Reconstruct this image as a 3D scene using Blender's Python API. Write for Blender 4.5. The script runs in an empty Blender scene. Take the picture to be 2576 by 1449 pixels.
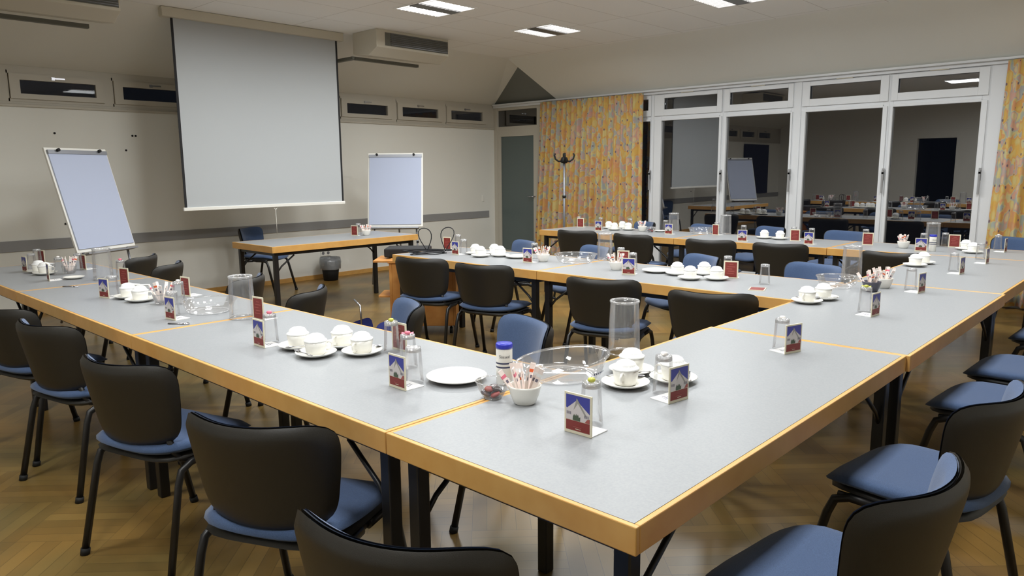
import bpy, bmesh, math, random
from mathutils import Vector, Matrix
C = bpy.context.scene.collection
PI = math.pi
rnd = random.Random(7)
def lin(c):
    return tuple((v/255/12.92 if v/255 <= .04045 else ((v/255+.055)/1.055)**2.4) for v in c) + (1,)
# ---------------------------------------------------------------- materials
MATS = {}
def mat(name, rgb=(200,200,200), rough=.5, metal=0, bump=None, noise=None, spec=.5, sheen=0):
    m = bpy.data.materials.new(name); m.use_nodes = True
    nt = m.node_tree; b = nt.nodes['Principled BSDF']
    b.inputs['Base Color'].default_value = lin(rgb); b.inputs['Roughness'].default_value = rough
    b.inputs['Metallic'].default_value = metal; b.inputs['Specular IOR Level'].default_value = spec
    if sheen: b.inputs['Sheen Weight'].default_value = sheen
    if noise or bump:
        tc = nt.nodes.new('ShaderNodeTexCoord')
    if noise:
        sc, rgb2, lo, hi = noise
        n = nt.nodes.new('ShaderNodeTexNoise'); n.inputs['Scale'].default_value = sc; n.inputs['Detail'].default_value = 5
        r = nt.nodes.new('ShaderNodeValToRGB'); r.color_ramp.elements[0].position = lo; r.color_ramp.elements[1].position = hi
        r.color_ramp.elements[0].color = lin(rgb); r.color_ramp.elements[1].color = lin(rgb2)
        nt.links.new(tc.outputs['Object'], n.inputs['Vector']); nt.links.new(n.outputs['Fac'], r.inputs['Fac']); nt.links.new(r.outputs['Color'], b.inputs['Base Color'])
    if bump:
        sc, st = bump
        n = nt.nodes.new('ShaderNodeTexNoise'); n.inputs['Scale'].default_value = sc; n.inputs['Detail'].default_value = 3
        bp = nt.nodes.new('ShaderNodeBump'); bp.inputs['Strength'].default_value = st; bp.inputs['Distance'].default_value = .002
        nt.links.new(tc.outputs['Object'], n.inputs['Vector']); nt.links.new(n.outputs['Fac'], bp.inputs['Height']); nt.links.new(bp.outputs['Normal'], b.inputs['Normal'])
    MATS[name] = m; return m
def emis(name, rgb, s):
    m = bpy.data.materials.new(name); m.use_nodes = True; nt = m.node_tree; nt.nodes.clear()
    e = nt.nodes.new('ShaderNodeEmission'); e.inputs[0].default_value = lin(rgb); e.inputs[1].default_value = s
    o = nt.nodes.new('ShaderNodeOutputMaterial'); nt.links.new(e.outputs[0], o.inputs[0]); MATS[name] = m; return m
def thin_glass(name, tint=.96, f0=.04, gain=1.0, haze=0.0, rough=.02, ior=1.5, hazecol=(225,230,235)):
    m = bpy.data.materials.new(name); m.use_nodes = True; nt = m.node_tree; nt.nodes.clear()
    N = nt.nodes.new; Lk = nt.links.new
    t = N('ShaderNodeBsdfTransparent'); t.inputs[0].default_value = (tint,tint,tint,1)
    g = N('ShaderNodeBsdfGlossy'); g.inputs['Roughness'].default_value = rough
    fr = N('ShaderNodeFresnel'); fr.inputs['IOR'].default_value = ior
    mu = N('ShaderNodeMath'); mu.operation = 'MULTIPLY_ADD'; mu.use_clamp = True; mu.inputs[1].default_value = gain; mu.inputs[2].default_value = f0
    mx = N('ShaderNodeMixShader'); Lk(fr.outputs[0], mu.inputs[0]); Lk(mu.outputs[0], mx.inputs[0]); Lk(t.outputs[0], mx.inputs[1]); Lk(g.outputs[0], mx.inputs[2])
    last = mx.outputs[0]
    if haze:
        d = N('ShaderNodeBsdfDiffuse'); d.inputs[0].default_value = lin(hazecol)
        m2 = N('ShaderNodeMixShader'); m2.inputs[0].default_value = haze; Lk(last, m2.inputs[1]); Lk(d.outputs[0], m2.inputs[2]); last = m2.outputs[0]
    o = N('ShaderNodeOutputMaterial'); Lk(last, o.inputs[0]); MATS[name] = m; return m
M_wall = mat('wall_paint', (238,237,229), .75, bump=(60,.15))
M_ceil = mat('ceiling_paint', (236,232,222), .85)
M_strip = mat('rail_grey', (150,150,150), .6)
M_frame = mat('white_window_frame', (226,228,230), .4)
M_frameb = mat('cream_window_frame', (196,190,176), .5)
M_lamin = mat('grey_laminate', (144,147,150), .38, noise=(160,(151,153,155),.35,.65), spec=.4)
M_beech = mat('beech_edge', (216,168,96), .42, noise=(9,(204,152,80),.3,.7))
M_metalb = mat('black_tube', (26,25,25), .38, spec=.5)
M_plas = mat('dark_plastic', (36,34,30), .40, bump=(900,.25), spec=.5)
M_blue = mat('blue_fabric', (70,92,128), .9, noise=(500,(58,78,112),.4,.6), bump=(1200,.3), sheen=.2)
M_china = mat('white_china', (240,238,230), .22)
M_paper = mat('white_paper', (238,238,236), .8, bump=(150,.9))
M_steel = mat('steel', (190,190,195), .25, 1)
M_cream = mat('cream_metal', (205,198,180), .5)
M_grille = mat('grey_grille', (105,105,95), .6)
M_dark = mat('black_rubber', (18,18,18), .7)
M_screen = mat('screen_fabric', (184,188,190), .85)
M_border = mat('screen_border', (30,30,32), .8)
M_flip = mat('flip_paper', (186,195,218), .7)
M_alu = mat('aluminium', (150,152,158), .4, .6)
M_wood = mat('orange_wood', (212,154,84), .45, noise=(6,(185,120,55),.3,.7))
M_ivory = mat('ivory_plastic', (224,216,190), .35)
M_red = mat('card_red', (128,44,38), .5)
M_red2 = mat('card_red_pale', (160,80,72), .5)
M_sky = mat('card_sky', (58,62,150), .4)
M_house = mat('card_house', (205,198,196), .5)
M_shade = mat('card_roof', (150,146,138), .5)
M_green = mat('card_green', (70,84,64), .5)
M_win = mat('card_window', (110,105,120), .5)
M_cap = mat('blue_cap', (40,48,170), .35)
M_ink = mat('navy_ink', (46,50,84), .5)
M_sweet = [mat('sweet_green', (190,190,80), .3), mat('sweet_white', (235,230,225), .3), mat('sweet_pink', (225,120,140), .3)]
M_choc = mat('dark_wrapper', (48,34,32), .3)
M_orange = mat('orange_print', (226,100,50), .4)
M_pinkp = mat('sachet_paper', (240,226,218), .6)
M_bowld = mat('dark_bowl', (78,76,88), .25)
M_navy = mat('navy_board', (24,28,58), .8)
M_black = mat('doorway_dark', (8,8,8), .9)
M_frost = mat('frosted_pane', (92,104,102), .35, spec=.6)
M_gable = mat('gable_panel', (112,113,106), .4)
M_bag = mat('bag_blue', (28,40,110), .7, bump=(40,.5))
M_louv = mat('louvre_metal', (120,120,122), .3, .8)
M_tube = emis('lamp_glow', (255,252,244), 9.0)
G_win = thin_glass('window_glass', .9, .02, 4.4, rough=0.0)
G_band = thin_glass('band_glass', .8, .01, .35, rough=.0)
G_cup = thin_glass('clear_glass', .97, .015, .55, haze=.03, hazecol=(250,250,250))
G_jar = thin_glass('jar_glass', .97, .02, .6, haze=.07, hazecol=(250,250,250))
G_bowl = thin_glass('bowl_plastic', .97, .015, .6, haze=.09, hazecol=(250,250,250))
G_liner = thin_glass('bin_liner_film', .8, .06, 1.2, haze=.25, rough=.2)
G_rim = thin_glass('thick_rim_glass', .92, .08, 1.0, haze=.2, hazecol=(250,250,250))
def ceil_tiles():
    m = M_ceil; nt = m.node_tree; b = nt.nodes['Principled BSDF']
    tc = nt.nodes.new('ShaderNodeTexCoord'); br = nt.nodes.new('ShaderNodeTexBrick')
    br.offset = 0; br.inputs['Scale'].default_value = 1; br.inputs['Brick Width'].default_value = 1.14; br.inputs['Row Height'].default_value = .57
    br.inputs['Mortar Size'].default_value = .004; br.inputs['Color1'].default_value = lin((250,249,245)); br.inputs['Color2'].default_value = lin((248,246,241)); br.inputs['Mortar'].default_value = lin((214,210,203))
    nt.links.new(tc.outputs['Object'], br.inputs['Vector']); nt.links.new(br.outputs['Color'], b.inputs['Base Color'])
ceil_tiles()
def floor_mat():
    m = mat('parquet', (150,110,60), .32, spec=.5); nt = m.node_tree; b = nt.nodes['Principled BSDF']; N = nt.nodes.new; Lk = nt.links.new
    tc = N('ShaderNodeTexCoord'); mp = N('ShaderNodeMapping'); mp.inputs['Rotation'].default_value = (0,0,PI/4); Lk(tc.outputs['Object'], mp.inputs['Vector'])
    cols = ((132,110,64),(114,94,54),(90,74,44))
    outs = []
    for rot in (0, PI/2):
        m2 = N('ShaderNodeMapping'); m2.inputs['Rotation'].default_value = (0,0,rot); Lk(mp.outputs[0], m2.inputs['Vector'])
        br = N('ShaderNodeTexBrick'); br.offset = 0; br.inputs['Scale'].default_value = 1
        br.inputs['Brick Width'].default_value = .36; br.inputs['Row Height'].default_value = .06; br.inputs['Mortar Size'].default_value = .0012; br.inputs['Mortar Smooth'].default_value = .3
        br.inputs['Color1'].default_value = lin(cols[0]); br.inputs['Color2'].default_value = lin(cols[1]); br.inputs['Mortar'].default_value = lin(cols[2]); Lk(m2.outputs[0], br.inputs['Vector']); outs.append(br.outputs['Color'])
    ck = N('ShaderNodeTexChecker'); ck.inputs['Scale'].default_value = 1/.36; Lk(mp.outputs[0], ck.inputs['Vector'])
    mx = N('ShaderNodeMix'); mx.data_type = 'RGBA'; Lk(ck.outputs['Fac'], mx.inputs[0]); Lk(outs[0], mx.inputs[6]); Lk(outs[1], mx.inputs[7])
    nz = N('ShaderNodeTexNoise'); nz.inputs['Scale'].default_value = 1.6; nz.inputs['Detail'].default_value = 4; Lk(tc.outputs['Object'], nz.inputs['Vector'])
    rp = N('ShaderNodeValToRGB'); rp.color_ramp.elements[0].position = .35; rp.color_ramp.elements[1].position = .7
    rp.color_ramp.elements[0].color = (.72,.76,.74,1); rp.color_ramp.elements[1].color = (1.22,1.0,.76,1); Lk(nz.outputs['Fac'], rp.inputs['Fac'])
    mm = N('ShaderNodeMix'); mm.data_type = 'RGBA'; mm.blend_type = 'MULTIPLY'; mm.inputs[0].default_value = 1; Lk(mx.outputs[2], mm.inputs[6]); Lk(rp.outputs[0], mm.inputs[7])
    Lk(mm.outputs[2], b.inputs['Base Color'])
    return m
M_floor = floor_mat()
def curtain_mat():
    m = mat('curtain_print', (210,170,100), .9, sheen=.1); nt = m.node_tree; b = nt.nodes['Principled BSDF']; N = nt.nodes.new; Lk = nt.links.new
    tc = N('ShaderNodeTexCoord'); uv = tc.outputs['UV']
    sc = N('ShaderNodeVectorMath'); sc.operation = 'MULTIPLY'; sc.inputs[1].default_value = (17,11,1); Lk(uv, sc.inputs[0])
    nz = N('ShaderNodeTexNoise'); nz.inputs['Scale'].default_value = .9; Lk(sc.outputs[0], nz.inputs['Vector'])
    ad = N('ShaderNodeVectorMath'); ad.operation = 'ADD'; Lk(sc.outputs[0], ad.inputs[0]); Lk(nz.outputs['Color'], ad.inputs[1])
    vo = N('ShaderNodeTexVoronoi'); vo.feature = 'SMOOTH_F1'; vo.inputs['Smoothness'].default_value = .9; vo.inputs['Scale'].default_value = 1; vo.inputs['Randomness'].default_value = .7; Lk(ad.outputs[0], vo.inputs['Vector'])
    sp = N('ShaderNodeSeparateColor'); Lk(vo.outputs['Color'], sp.inputs[0])
    rp = N('ShaderNodeValToRGB'); cr = rp.color_ramp; cr.interpolation = 'LINEAR'
    cl = [(0,(206,190,128)),(.25,(208,168,84)),(.4,(206,146,104)),(.5,(206,192,128)),(.62,(158,168,166)),(.78,(202,152,132)),(1,(206,196,146))]
    cr.elements[0].color = lin(cl[0][1]); cr.elements[1].color = lin(cl[-1][1])
    for p, c_ in cl[1:-1]: e = cr.elements.new(p); e.color = lin(c_)
    Lk(sp.outputs[0], rp.inputs[0])
    v2 = N('ShaderNodeTexVoronoi'); v2.inputs['Scale'].default_value = 1; v2.inputs['Randomness'].default_value = .25
    s2 = N('ShaderNodeVectorMath'); s2.operation = 'MULTIPLY'; s2.inputs[1].default_value = (12,9,1); Lk(uv, s2.inputs[0]); Lk(s2.outputs[0], v2.inputs['Vector'])
    lt = N('ShaderNodeMath'); lt.operation = 'LESS_THAN'; lt.inputs[1].default_value = .13; Lk(v2.outputs['Distance'], lt.inputs[0])
    mx = N('ShaderNodeMix'); mx.data_type = 'RGBA'; Lk(lt.outputs[0], mx.inputs[0]); Lk(rp.outputs[0], mx.inputs[6]); mx.inputs[7].default_value = lin((120,100,110))
    Lk(mx.outputs[2], b.inputs['Base Color']); return m
M_curt = curtain_mat()
# ---------------------------------------------------------------- mesh helpers
class MB:
    def __init__(s): s.bm = bmesh.new(); s.mats = []
    def mi(s, m):
        if m not in s.mats: s.mats.append(m)
        return s.mats.index(m)
    def face(s, pts, m, smooth=False):
        f = s.bm.faces.new([s.bm.verts.new(p) for p in pts]); f.material_index = s.mi(m); f.smooth = smooth; return f
    def box(s, a, b, m, M=None):
        x0,y0,z0 = a; x1,y1,z1 = b; i = s.mi(m)
        P = [(x0,y0,z0),(x1,y0,z0),(x1,y1,z0),(x0,y1,z0),(x0,y0,z1),(x1,y0,z1),(x1,y1,z1),(x0,y1,z1)]
        if M: P = [M @ Vector(p) for p in P]
        v = [s.bm.verts.new(p) for p in P]
        for q in ((3,2,1,0),(4,5,6,7),(0,1,5,4),(1,2,6,5),(2,3,7,6),(3,0,4,7)):
            s.bm.faces.new([v[k] for k in q]).material_index = i
        return s
    def prism(s, poly, axis, a, b, m):     # poly of 2D points extruded along axis
        i = s.mi(m)
        def P(u, w, t): return {'x':(t,u,w),'y':(u,t,w),'z':(u,w,t)}[axis]
        A = [s.bm.verts.new(P(u,w,a)) for u,w in poly]; B = [s.bm.verts.new(P(u,w,b)) for u,w in poly]; n = len(poly)
        s.bm.faces.new(A).material_index = i; s.bm.faces.new(B[::-1]).material_index = i
        for k in range(n): s.bm.faces.new([A[k],A[(k+1)%n],B[(k+1)%n],B[k]]).material_index = i
        return s
    def lathe(s, prof, m, seg=28, c=(0,0,0), cap0=False, cap1=False, jit=0):
        i = s.mi(m); rings = []
        for r, z in prof:
            ring = []
            for k in range(seg):
                a = 2*PI*k/seg; rr = r*(1+(rnd.uniform(-jit,jit) if jit else 0)); ring.append(s.bm.verts.new((c[0]+rr*math.cos(a), c[1]+rr*math.sin(a), c[2]+z+(rnd.uniform(-jit,jit)*.02 if jit else 0))))
            rings.append(ring)
        for A, B in zip(rings, rings[1:]):
            for k in range(seg):
                f = s.bm.faces.new([A[k],A[(k+1)%seg],B[(k+1)%seg],B[k]]); f.material_index = i; f.smooth = True
        if cap0: f = s.bm.faces.new(rings[0][::-1]); f.material_index = i
        if cap1: f = s.bm.faces.new(rings[-1]); f.material_index = i
        return s
    def tube(s, pts, r, m, seg=10, closed=False, rx=None):
        i = s.mi(m); pts = [Vector(p) for p in pts]; rings = []; n = len(pts); up = Vector((0,0,1)); side = None
        for k, p in enumerate(pts):
            if closed: t = (pts[(k+1)%n]-pts[k-1]).normalized()
            else: t = (pts[min(k+1,n-1)]-pts[max(k-1,0)]).normalized()
            if side is None:
                side = t.cross(up) if abs(t.z) < .95 else t.cross(Vector((1,0,0)))
            side = (side - t*side.dot(t)).normalized(); b = t.cross(side)
            rings.append([s.bm.verts.new(p + side*math.cos(2*PI*q/seg)*(rx or r) + b*math.sin(2*PI*q/seg)*r) for q in range(seg)])
        rr = list(zip(rings, rings[1:])) + ([(rings[-1], rings[0])] if closed else [])
        for A, B in rr:
            for q in range(seg):
                f = s.bm.faces.new([A[q],A[(q+1)%seg],B[(q+1)%seg],B[q]]); f.material_index = i; f.smooth = True
        if not closed:
            s.bm.faces.new(rings[0][::-1]).material_index = i; s.bm.faces.new(rings[-1]).material_index = i
        return s
    def shell(s, f_out, f_in, m, nr=9, nt=40):  # closed cushion: two polar sheets f(r,t)->point joined at the rim
        i = s.mi(m)
        def sheet(f):
            c = s.bm.verts.new(f(0,0)); R = [[s.bm.verts.new(f(r/nr, 2*PI*k/nt)) for k in range(nt)] for r in range(1,nr+1)]; return c, R
        for f, flip in ((f_out,0),(f_in,1)):
            c, R = sheet(f)
            for k in range(nt):
                q = [c, R[0][k], R[0][(k+1)%nt]]; fc = s.bm.faces.new(q[::-1] if flip else q); fc.smooth = True; fc.material_index = i
            for A, B in zip(R, R[1:]):
                for k in range(nt):
                    q = [A[k], B[k], B[(k+1)%nt], A[(k+1)%nt]]; fc = s.bm.faces.new(q[::-1] if flip else q); fc.smooth = True; fc.material_index = i
        return s
    def obj(s, name, parent=None, bevel=0, weld=False, smooth_all=False, **props):
        if weld: bmesh.ops.remove_doubles(s.bm, verts=s.bm.verts, dist=.0004)
        bmesh.ops.recalc_face_normals(s.bm, faces=s.bm.faces)
        me = bpy.data.meshes.new(name); s.bm.to_mesh(me); s.bm.free()
        for m in s.mats: me.materials.append(m)
        o = bpy.data.objects.new(name, me); C.objects.link(o)
        if parent: o.parent = parent
        if bevel:
            b = o.modifiers.new('bevel','BEVEL'); b.width = bevel; b.segments = 2; b.limit_method = 'ANGLE'
        for k, v in props.items(): o[k] = v
        return o
def thing(name, label, cat, loc=(0,0,0), rz=0, group=None):
    o = bpy.data.objects.new(name, None); C.objects.link(o); o.empty_display_size = .1
    o.location = loc; o.rotation_euler = (0,0,rz); o['label'] = label; o['category'] = cat
    if group: o['group'] = group
    return o
def tag(o, label, cat, group=None):
    o['label'] = label; o['category'] = cat
    if group: o['group'] = group
    return o
def st(mb, name, parent=None, **k):
    o = mb.obj(name, parent, **k)
    if not parent: o['kind'] = 'structure'
    return o
def sempty(name, loc=(0,0,0)):
    o = bpy.data.objects.new(name, None); C.objects.link(o); o.location = loc; o['kind'] = 'structure'; return o
def dup(root, loc, rz, label, group=None, src=None):
    r = root.copy(); C.objects.link(r); r.location = loc; r.rotation_euler = (0,0,rz); r['label'] = label
    if group: r['group'] = group
    for ch in root.children:
        c = ch.copy(); C.objects.link(c); c.parent = r
        for g in ch.children:
            d = g.copy(); C.objects.link(d); d.parent = c
    return r
first_used = set()
def place(proto, loc, rz, label, group=None):
    if proto.name not in first_used:
        first_used.add(proto.name); proto.location = loc; proto.rotation_euler = (0,0,rz); proto['label'] = label
        if group: proto['group'] = group
        return proto
    return dup(proto, loc, rz, label, group)
D = math.radians

PW0 = 30; PW = {}; EXPO = 0.0
CAMM = Matrix(((0.681881,0.121220,-0.721349,-1.143105),(-0.731415,0.101698,-0.674306,-0.741264),(-0.008380,0.987402,0.158008,1.432886),(0,0,0,1)))
# ---------------------------------------------------------------- room
XL, XR, YB, YS, H, EZ = -3.5, 7.76, -3.0, 7.95, 3.04, 2.5
b = MB(); b.box((XL,YB,-.06),(XR,YS,0), M_floor); st(b, 'floor')
# ceiling: flat centre, a slope over the screen wall and one over the window wall
K = (XR,YS,EZ); A = (7.22,6.92,2.955); P = (6.94,6.86,H); Q = (XR,6.615,EZ)
b = MB()
b.prism([(XL,YB),(6.94,YB),(6.94,6.86),(XL,6.86)], 'z', H, H+.05, M_ceil)
st(b, 'ceiling')
def slab(name, tris, off, m, idx=None):
    b = MB()
    for t in tris:
        n = (Vector(t[1])-Vector(t[0])).cross(Vector(t[2])-Vector(t[0])).normalized()
        lo = [b.bm.verts.new(p) for p in t]; hi = [b.bm.verts.new(Vector(p)+Vector(off)) for p in t]; i = b.mi(m); k = len(t)
        b.bm.faces.new(lo).material_index = i; b.bm.faces.new(hi[::-1]).material_index = i
        for q in range(k): b.bm.faces.new([lo[q],lo[(q+1)%k],hi[(q+1)%k],hi[q]]).material_index = i
    return st(b, name)
slab('ceiling_slope_screen_side', [[(XL,YS,EZ),(XL,6.86,H),P,K],[K,P,A]], (0,.03,.05), M_wall)
slab('ceiling_slope_window_side', [[P,A,Q],[P,Q,(XR,YB,EZ),(6.94,YB,H)]], (.03,0,.05), M_wall)
slab('trim_4', [[K,A,Q]], (.05,.02,.02), M_gable)
# screen wall: lower part, grey rail, window band
b = MB(); b.box((XL,YS,0),(XR,YS+.15,2.12), M_wall); st(b, 'wall_front')
b = MB(); b.box((XL,YS+.005,2.12),(XR,YS+.15,2.17), M_frameb); b.box((XL,YS+.005,2.43),(XR,YS+.15,2.56), M_frameb); b.box((7.595,YS+.002,2.17),(XR,YS+.1,2.43), M_frameb); b.box((XL,YS+.002,2.17),(-2.965,YS+.1,2.43), M_frameb)
st(b, 'wall_front_upper')
b = MB(); b.box((XL,YS-.014,.665),(7.6,YS,.775), M_strip); st(b, 'trim_1', bevel=.003)
b = MB(); b.box((XL,YS-.016,0),(XR,YS,.055), M_beech); st(b, 'baseboard_front')
b = MB(); b.box((XL,YS-.02,2.1),(XR-.02,YS,2.125), M_frameb); st(b, 'trim_2', bevel=.004)
for k in range(-4, 7):
    x0 = .875+.96*k; x1 = x0+.96
    w = sempty('window_%d' % (k+5), (x0, YS, 2.15))
    f = MB(); y0 = YS+.0
    for a_, c_ in (((.0,0,.0),(.056,.1,.3)),((.915,0,.0),(.96,.1,.3)),((.045,0,.0),(.915,.1,.03)),((.045,0,.27),(.915,.1,.3))): f.box(a_, c_, M_frameb)
    f.obj('frame', w)
    s = MB()
    for a_, c_ in (((.062,-.022,.028),(.15,.03,.272)),((.84,-.022,.028),(.92,.03,.272)),((.15,-.022,.028),(.84,.03,.078)),((.15,-.022,.212),(.84,.03,.272))): s.box(a_, c_, M_frameb)
    s = s.obj('sash', w)
    g = MB(); g.box((.145,.0,.07),(.845,.006,.22), G_band); g.obj('pane', s)
    h = MB(); h.box((.43,-.035,.236),(.55,-.022,.25), M_steel); h.box((.43,-.03,.225),(.46,-.02,.255), M_steel); h.obj('handle', s)
for (px_, z) in ((1.289,1.851),(2.047,1.844),(2.081,1.844),(1.304,.919),(1.278,1.313),(1.968,1.687)):
    b = MB(); b.tube([(px_,YS-.006,z),(px_,YS+.001,z)], .011, M_dark)
    tag(b.obj('wall_plug'), {1.289:'topmost dark plug in the wall left of screen',2.047:'left of two twin plugs beside the screen',2.081:'right of two twin plugs beside the screen',1.304:'low dark plug left of left flipchart',1.278:'mid-height plug left of left flipchart',1.968:'tiny plug below the twin plugs'}[px_], 'wall plug')
# window wall
WX = XR
b = MB(); b.box((WX-.03,YB,2.44),(WX+.1,YS,2.5), M_frame); b.box((WX-.07,YB,2.475),(WX-.03,YS-.02,2.5), M_frame); st(b, 'trim_3', bevel=.004)
b = MB(); b.box((WX-.012,7.88,0),(WX+.1,YS,2.44), M_frameb); st(b, 'trim_5')
b = MB(); b.box((WX,YB,0),(WX+.15,-1.2,2.44), M_wall); st(b, 'wall_right')
b = MB(); b.box((WX+.0,6.9,0),(WX+.1,7.02,2.44), M_frameb); b.box((WX,7.02,2.02),(WX+.1,7.88,2.14), M_frameb); b.box((WX,7.02,2.4),(WX+.1,7.88,2.44), M_frameb); st(b,'trim_6')
d = sempty('door_1', (WX, 7.45, 0))
b = MB()
for a_, c_ in (((0,-.43,.02),(.06,-.36,2.02)),((0,.36,.02),(.06,.43,2.02)),((0,-.36,.02),(.06,.36,.12)),((0,-.36,1.98),(.06,.36,2.02))): b.box(a_, c_, M_frameb)
b.obj('frame', d)
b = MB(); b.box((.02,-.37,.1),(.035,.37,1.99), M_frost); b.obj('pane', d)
b = MB(); b.tube([(-.05,-.39,1.02),(-.05,-.28,1.02)], .009, M_steel); b.tube([(0,-.39,1.02),(-.05,-.39,1.02)], .009, M_steel); b.obj('handle', d)
w = sempty('window_15', (WX, 7.45, 2.14))
b = MB(); b.box((.03,-.43,0),(.036,.43,.26), G_win); b.obj('pane', w)
b = MB()
b.tube([(.3,-.42,0),(.3,.1,.26)], .012, M_alu); b.tube([(.3,.1,0),(.3,-.42,.26)], .012, M_alu); b.box((.28,.16,-.0),(.32,.28,.26), M_alu); b.obj('strut', w)
for k, (ya, yb, ga, gb, hy) in enumerate(((4.88,3.85,4.755,3.895,3.845),(3.85,2.93,3.80,2.968,2.945),(2.85,1.875,2.79,1.935,1.885),(1.875,.93,1.835,.998,.955),(6.9,4.905,6.8,4.925,4.915),(.80,-1.2,.7,-1.1,-1.15))):
    w = sempty('window_%d' % (k+20), (WX, (ya+yb)/2, 0)); c_ = (ya+yb)/2
    f = MB(); A0, B0, GA, GB = ya-c_, yb-c_, ga-c_, gb-c_
    f.box((0,GA,0),(.08,A0,2.44), M_frame); f.box((0,B0,0),(.08,GB,2.44), M_frame); f.box((0,GB,0),(.08,GA,.12), M_frame); f.box((0,GB,2.085),(.08,GA,2.225), M_frame); f.box((0,GB,2.385),(.08,GA,2.44), M_frame)
    f.obj('frame', w, bevel=.003)
    s = MB(); e = .015
    s.box((-.018,GA-.002,.02),(0,A0-e,2.1), M_frame); s.box((-.018,B0+e,.02),(0,GB+.002,2.1), M_frame); s.box((-.018,GB,.02),(0,GA,.12), M_frame); s.box((-.018,GB,2.085),(0,GA,2.115), M_frame)
    s = s.obj('sash', w, bevel=.003)
    g = MB(); g.box((.02,GB-.01,.11),(.026,GA+.01,2.095), G_win); g.obj('pane', s)
    v = MB()
    v.box((-.018,GA-.04,2.15),(0,A0-e,2.43), M_frame); v.box((-.018,B0+e,2.15),(0,GB+.04,2.43), M_frame); v.box((-.018,GB+.04,2.15),(0,GA-.04,2.232), M_frame); v.box((-.018,GB+.04,2.382),(0,GA-.04,2.43), M_frame)
    v = v.obj('vent_sash', w, bevel=.003)
    g = MB(); g.box((.02,GB+.03,2.225),(.026,GA-.03,2.39), G_win); g.obj('pane', v)
    h = MB(); h.box((-.026,-.09,2.432),(-.01,.09,2.442), M_cream); h.obj('latch', v)
    h = MB(); h.box((-.03,hy-c_-.012,1.29),(-.018,hy-c_+.012,1.42), M_strip); h.box((-.05,hy-c_-.009,1.15),(-.034,hy-c_+.009,1.40), M_strip); h.box((-.05,hy-c_-.009,1.36),(-.02,hy-c_+.009,1.38), M_strip); h.obj('handle', s)
b = MB(); b.box((WX-.005,2.85,0),(WX+.09,2.93,2.44), M_frame); b.box((WX-.004,.80,0),(WX+.09,.93,2.44), M_frame); b.box((WX-.004,4.875,0),(WX+.09,4.905,2.44), M_frame); st(b, 'trim_7')
# walls behind the camera, with the dark doorway and the board that the window panes mirror
b = MB(); b.box((XL-.15,YB,0),(XL,3.65,H), M_wall); b.box((XL-.15,4.5,0),(XL,YS,H), M_wall); b.box((XL-.15,3.65,2.12),(XL,4.5,H), M_wall); st(b, 'wall_left')
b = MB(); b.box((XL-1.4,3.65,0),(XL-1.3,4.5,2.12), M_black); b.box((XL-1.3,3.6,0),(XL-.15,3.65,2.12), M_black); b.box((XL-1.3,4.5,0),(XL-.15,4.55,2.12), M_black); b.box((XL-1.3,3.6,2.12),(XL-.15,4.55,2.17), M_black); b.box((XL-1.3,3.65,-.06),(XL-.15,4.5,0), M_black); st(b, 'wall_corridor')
b = MB(); b.box((XL,YB-.15,0),(XR,YB,H), M_wall); st(b, 'wall_back')
b = MB(); b.box((-2.7,YS-.05,.78),(-1.3,YS-.015,2.05), M_navy); tag(b.obj('pinboard'), 'dark navy pinboard on the screen wall, seen mirrored in the window', 'pinboard')
# curtains
def curtain(name, y0t, y1t, y0b, y1b, zt, zb, n, label, seed):
    r = random.Random(seed); me = MB(); i = me.mi(M_curt); W = abs(y1t-y0t); nu = n*10; nv = 16
    ph = [0]; 
    for k in range(nu): ph.append(ph[-1]+2*PI/10*r.uniform(.75,1.25))
    amp = [r.uniform(.03,.06) for _ in range(nu+1)]
    grid = []; uvs = {}
    for v in range(nv+1):
        t = v/nv; z = zt+(zb-zt)*t; row = []
        for u in range(nu+1):
            s = u/nu; y = (y0t+(y1t-y0t)*s)*(1-t)+(y0b+(y1b-y0b)*s)*t
            a_ = amp[u]*(.45+.75*t)+.004*math.sin(5*t+u)
            vert = me.bm.verts.new((XR-.12+a_*math.sin(ph[u]+.5*math.sin(3*t+u*.05)), y+.012*math.cos(ph[u])*t, z)); uvs[vert] = (s*W*1.7, t*(zt-zb)); row.append(vert)
        grid.append(row)
    uvl = me.bm.loops.layers.uv.new('UVMap')
    for v in range(nv):
        for u in range(nu):
            f = me.bm.faces.new([grid[v][u],grid[v][u+1],grid[v+1][u+1],grid[v+1][u]]); f.smooth = True; f.material_index = i
            for l in f.loops: l[uvl].uv = uvs[l.vert]
    o = me.obj(name); so = o.modifiers.new('thick','SOLIDIFY'); so.thickness = .003
    return tag(o, label, 'curtain')
curtain('curtain', 6.84,4.99,6.98,4.97, 2.462,.03, 19, 'patterned yellow and orange curtain between the glass door and windows', 3)
curtain('curtain', .78,-1.2,.84,-1.2, 2.462,.03, 15, 'patterned yellow and orange curtain at the right edge', 5)
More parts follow.
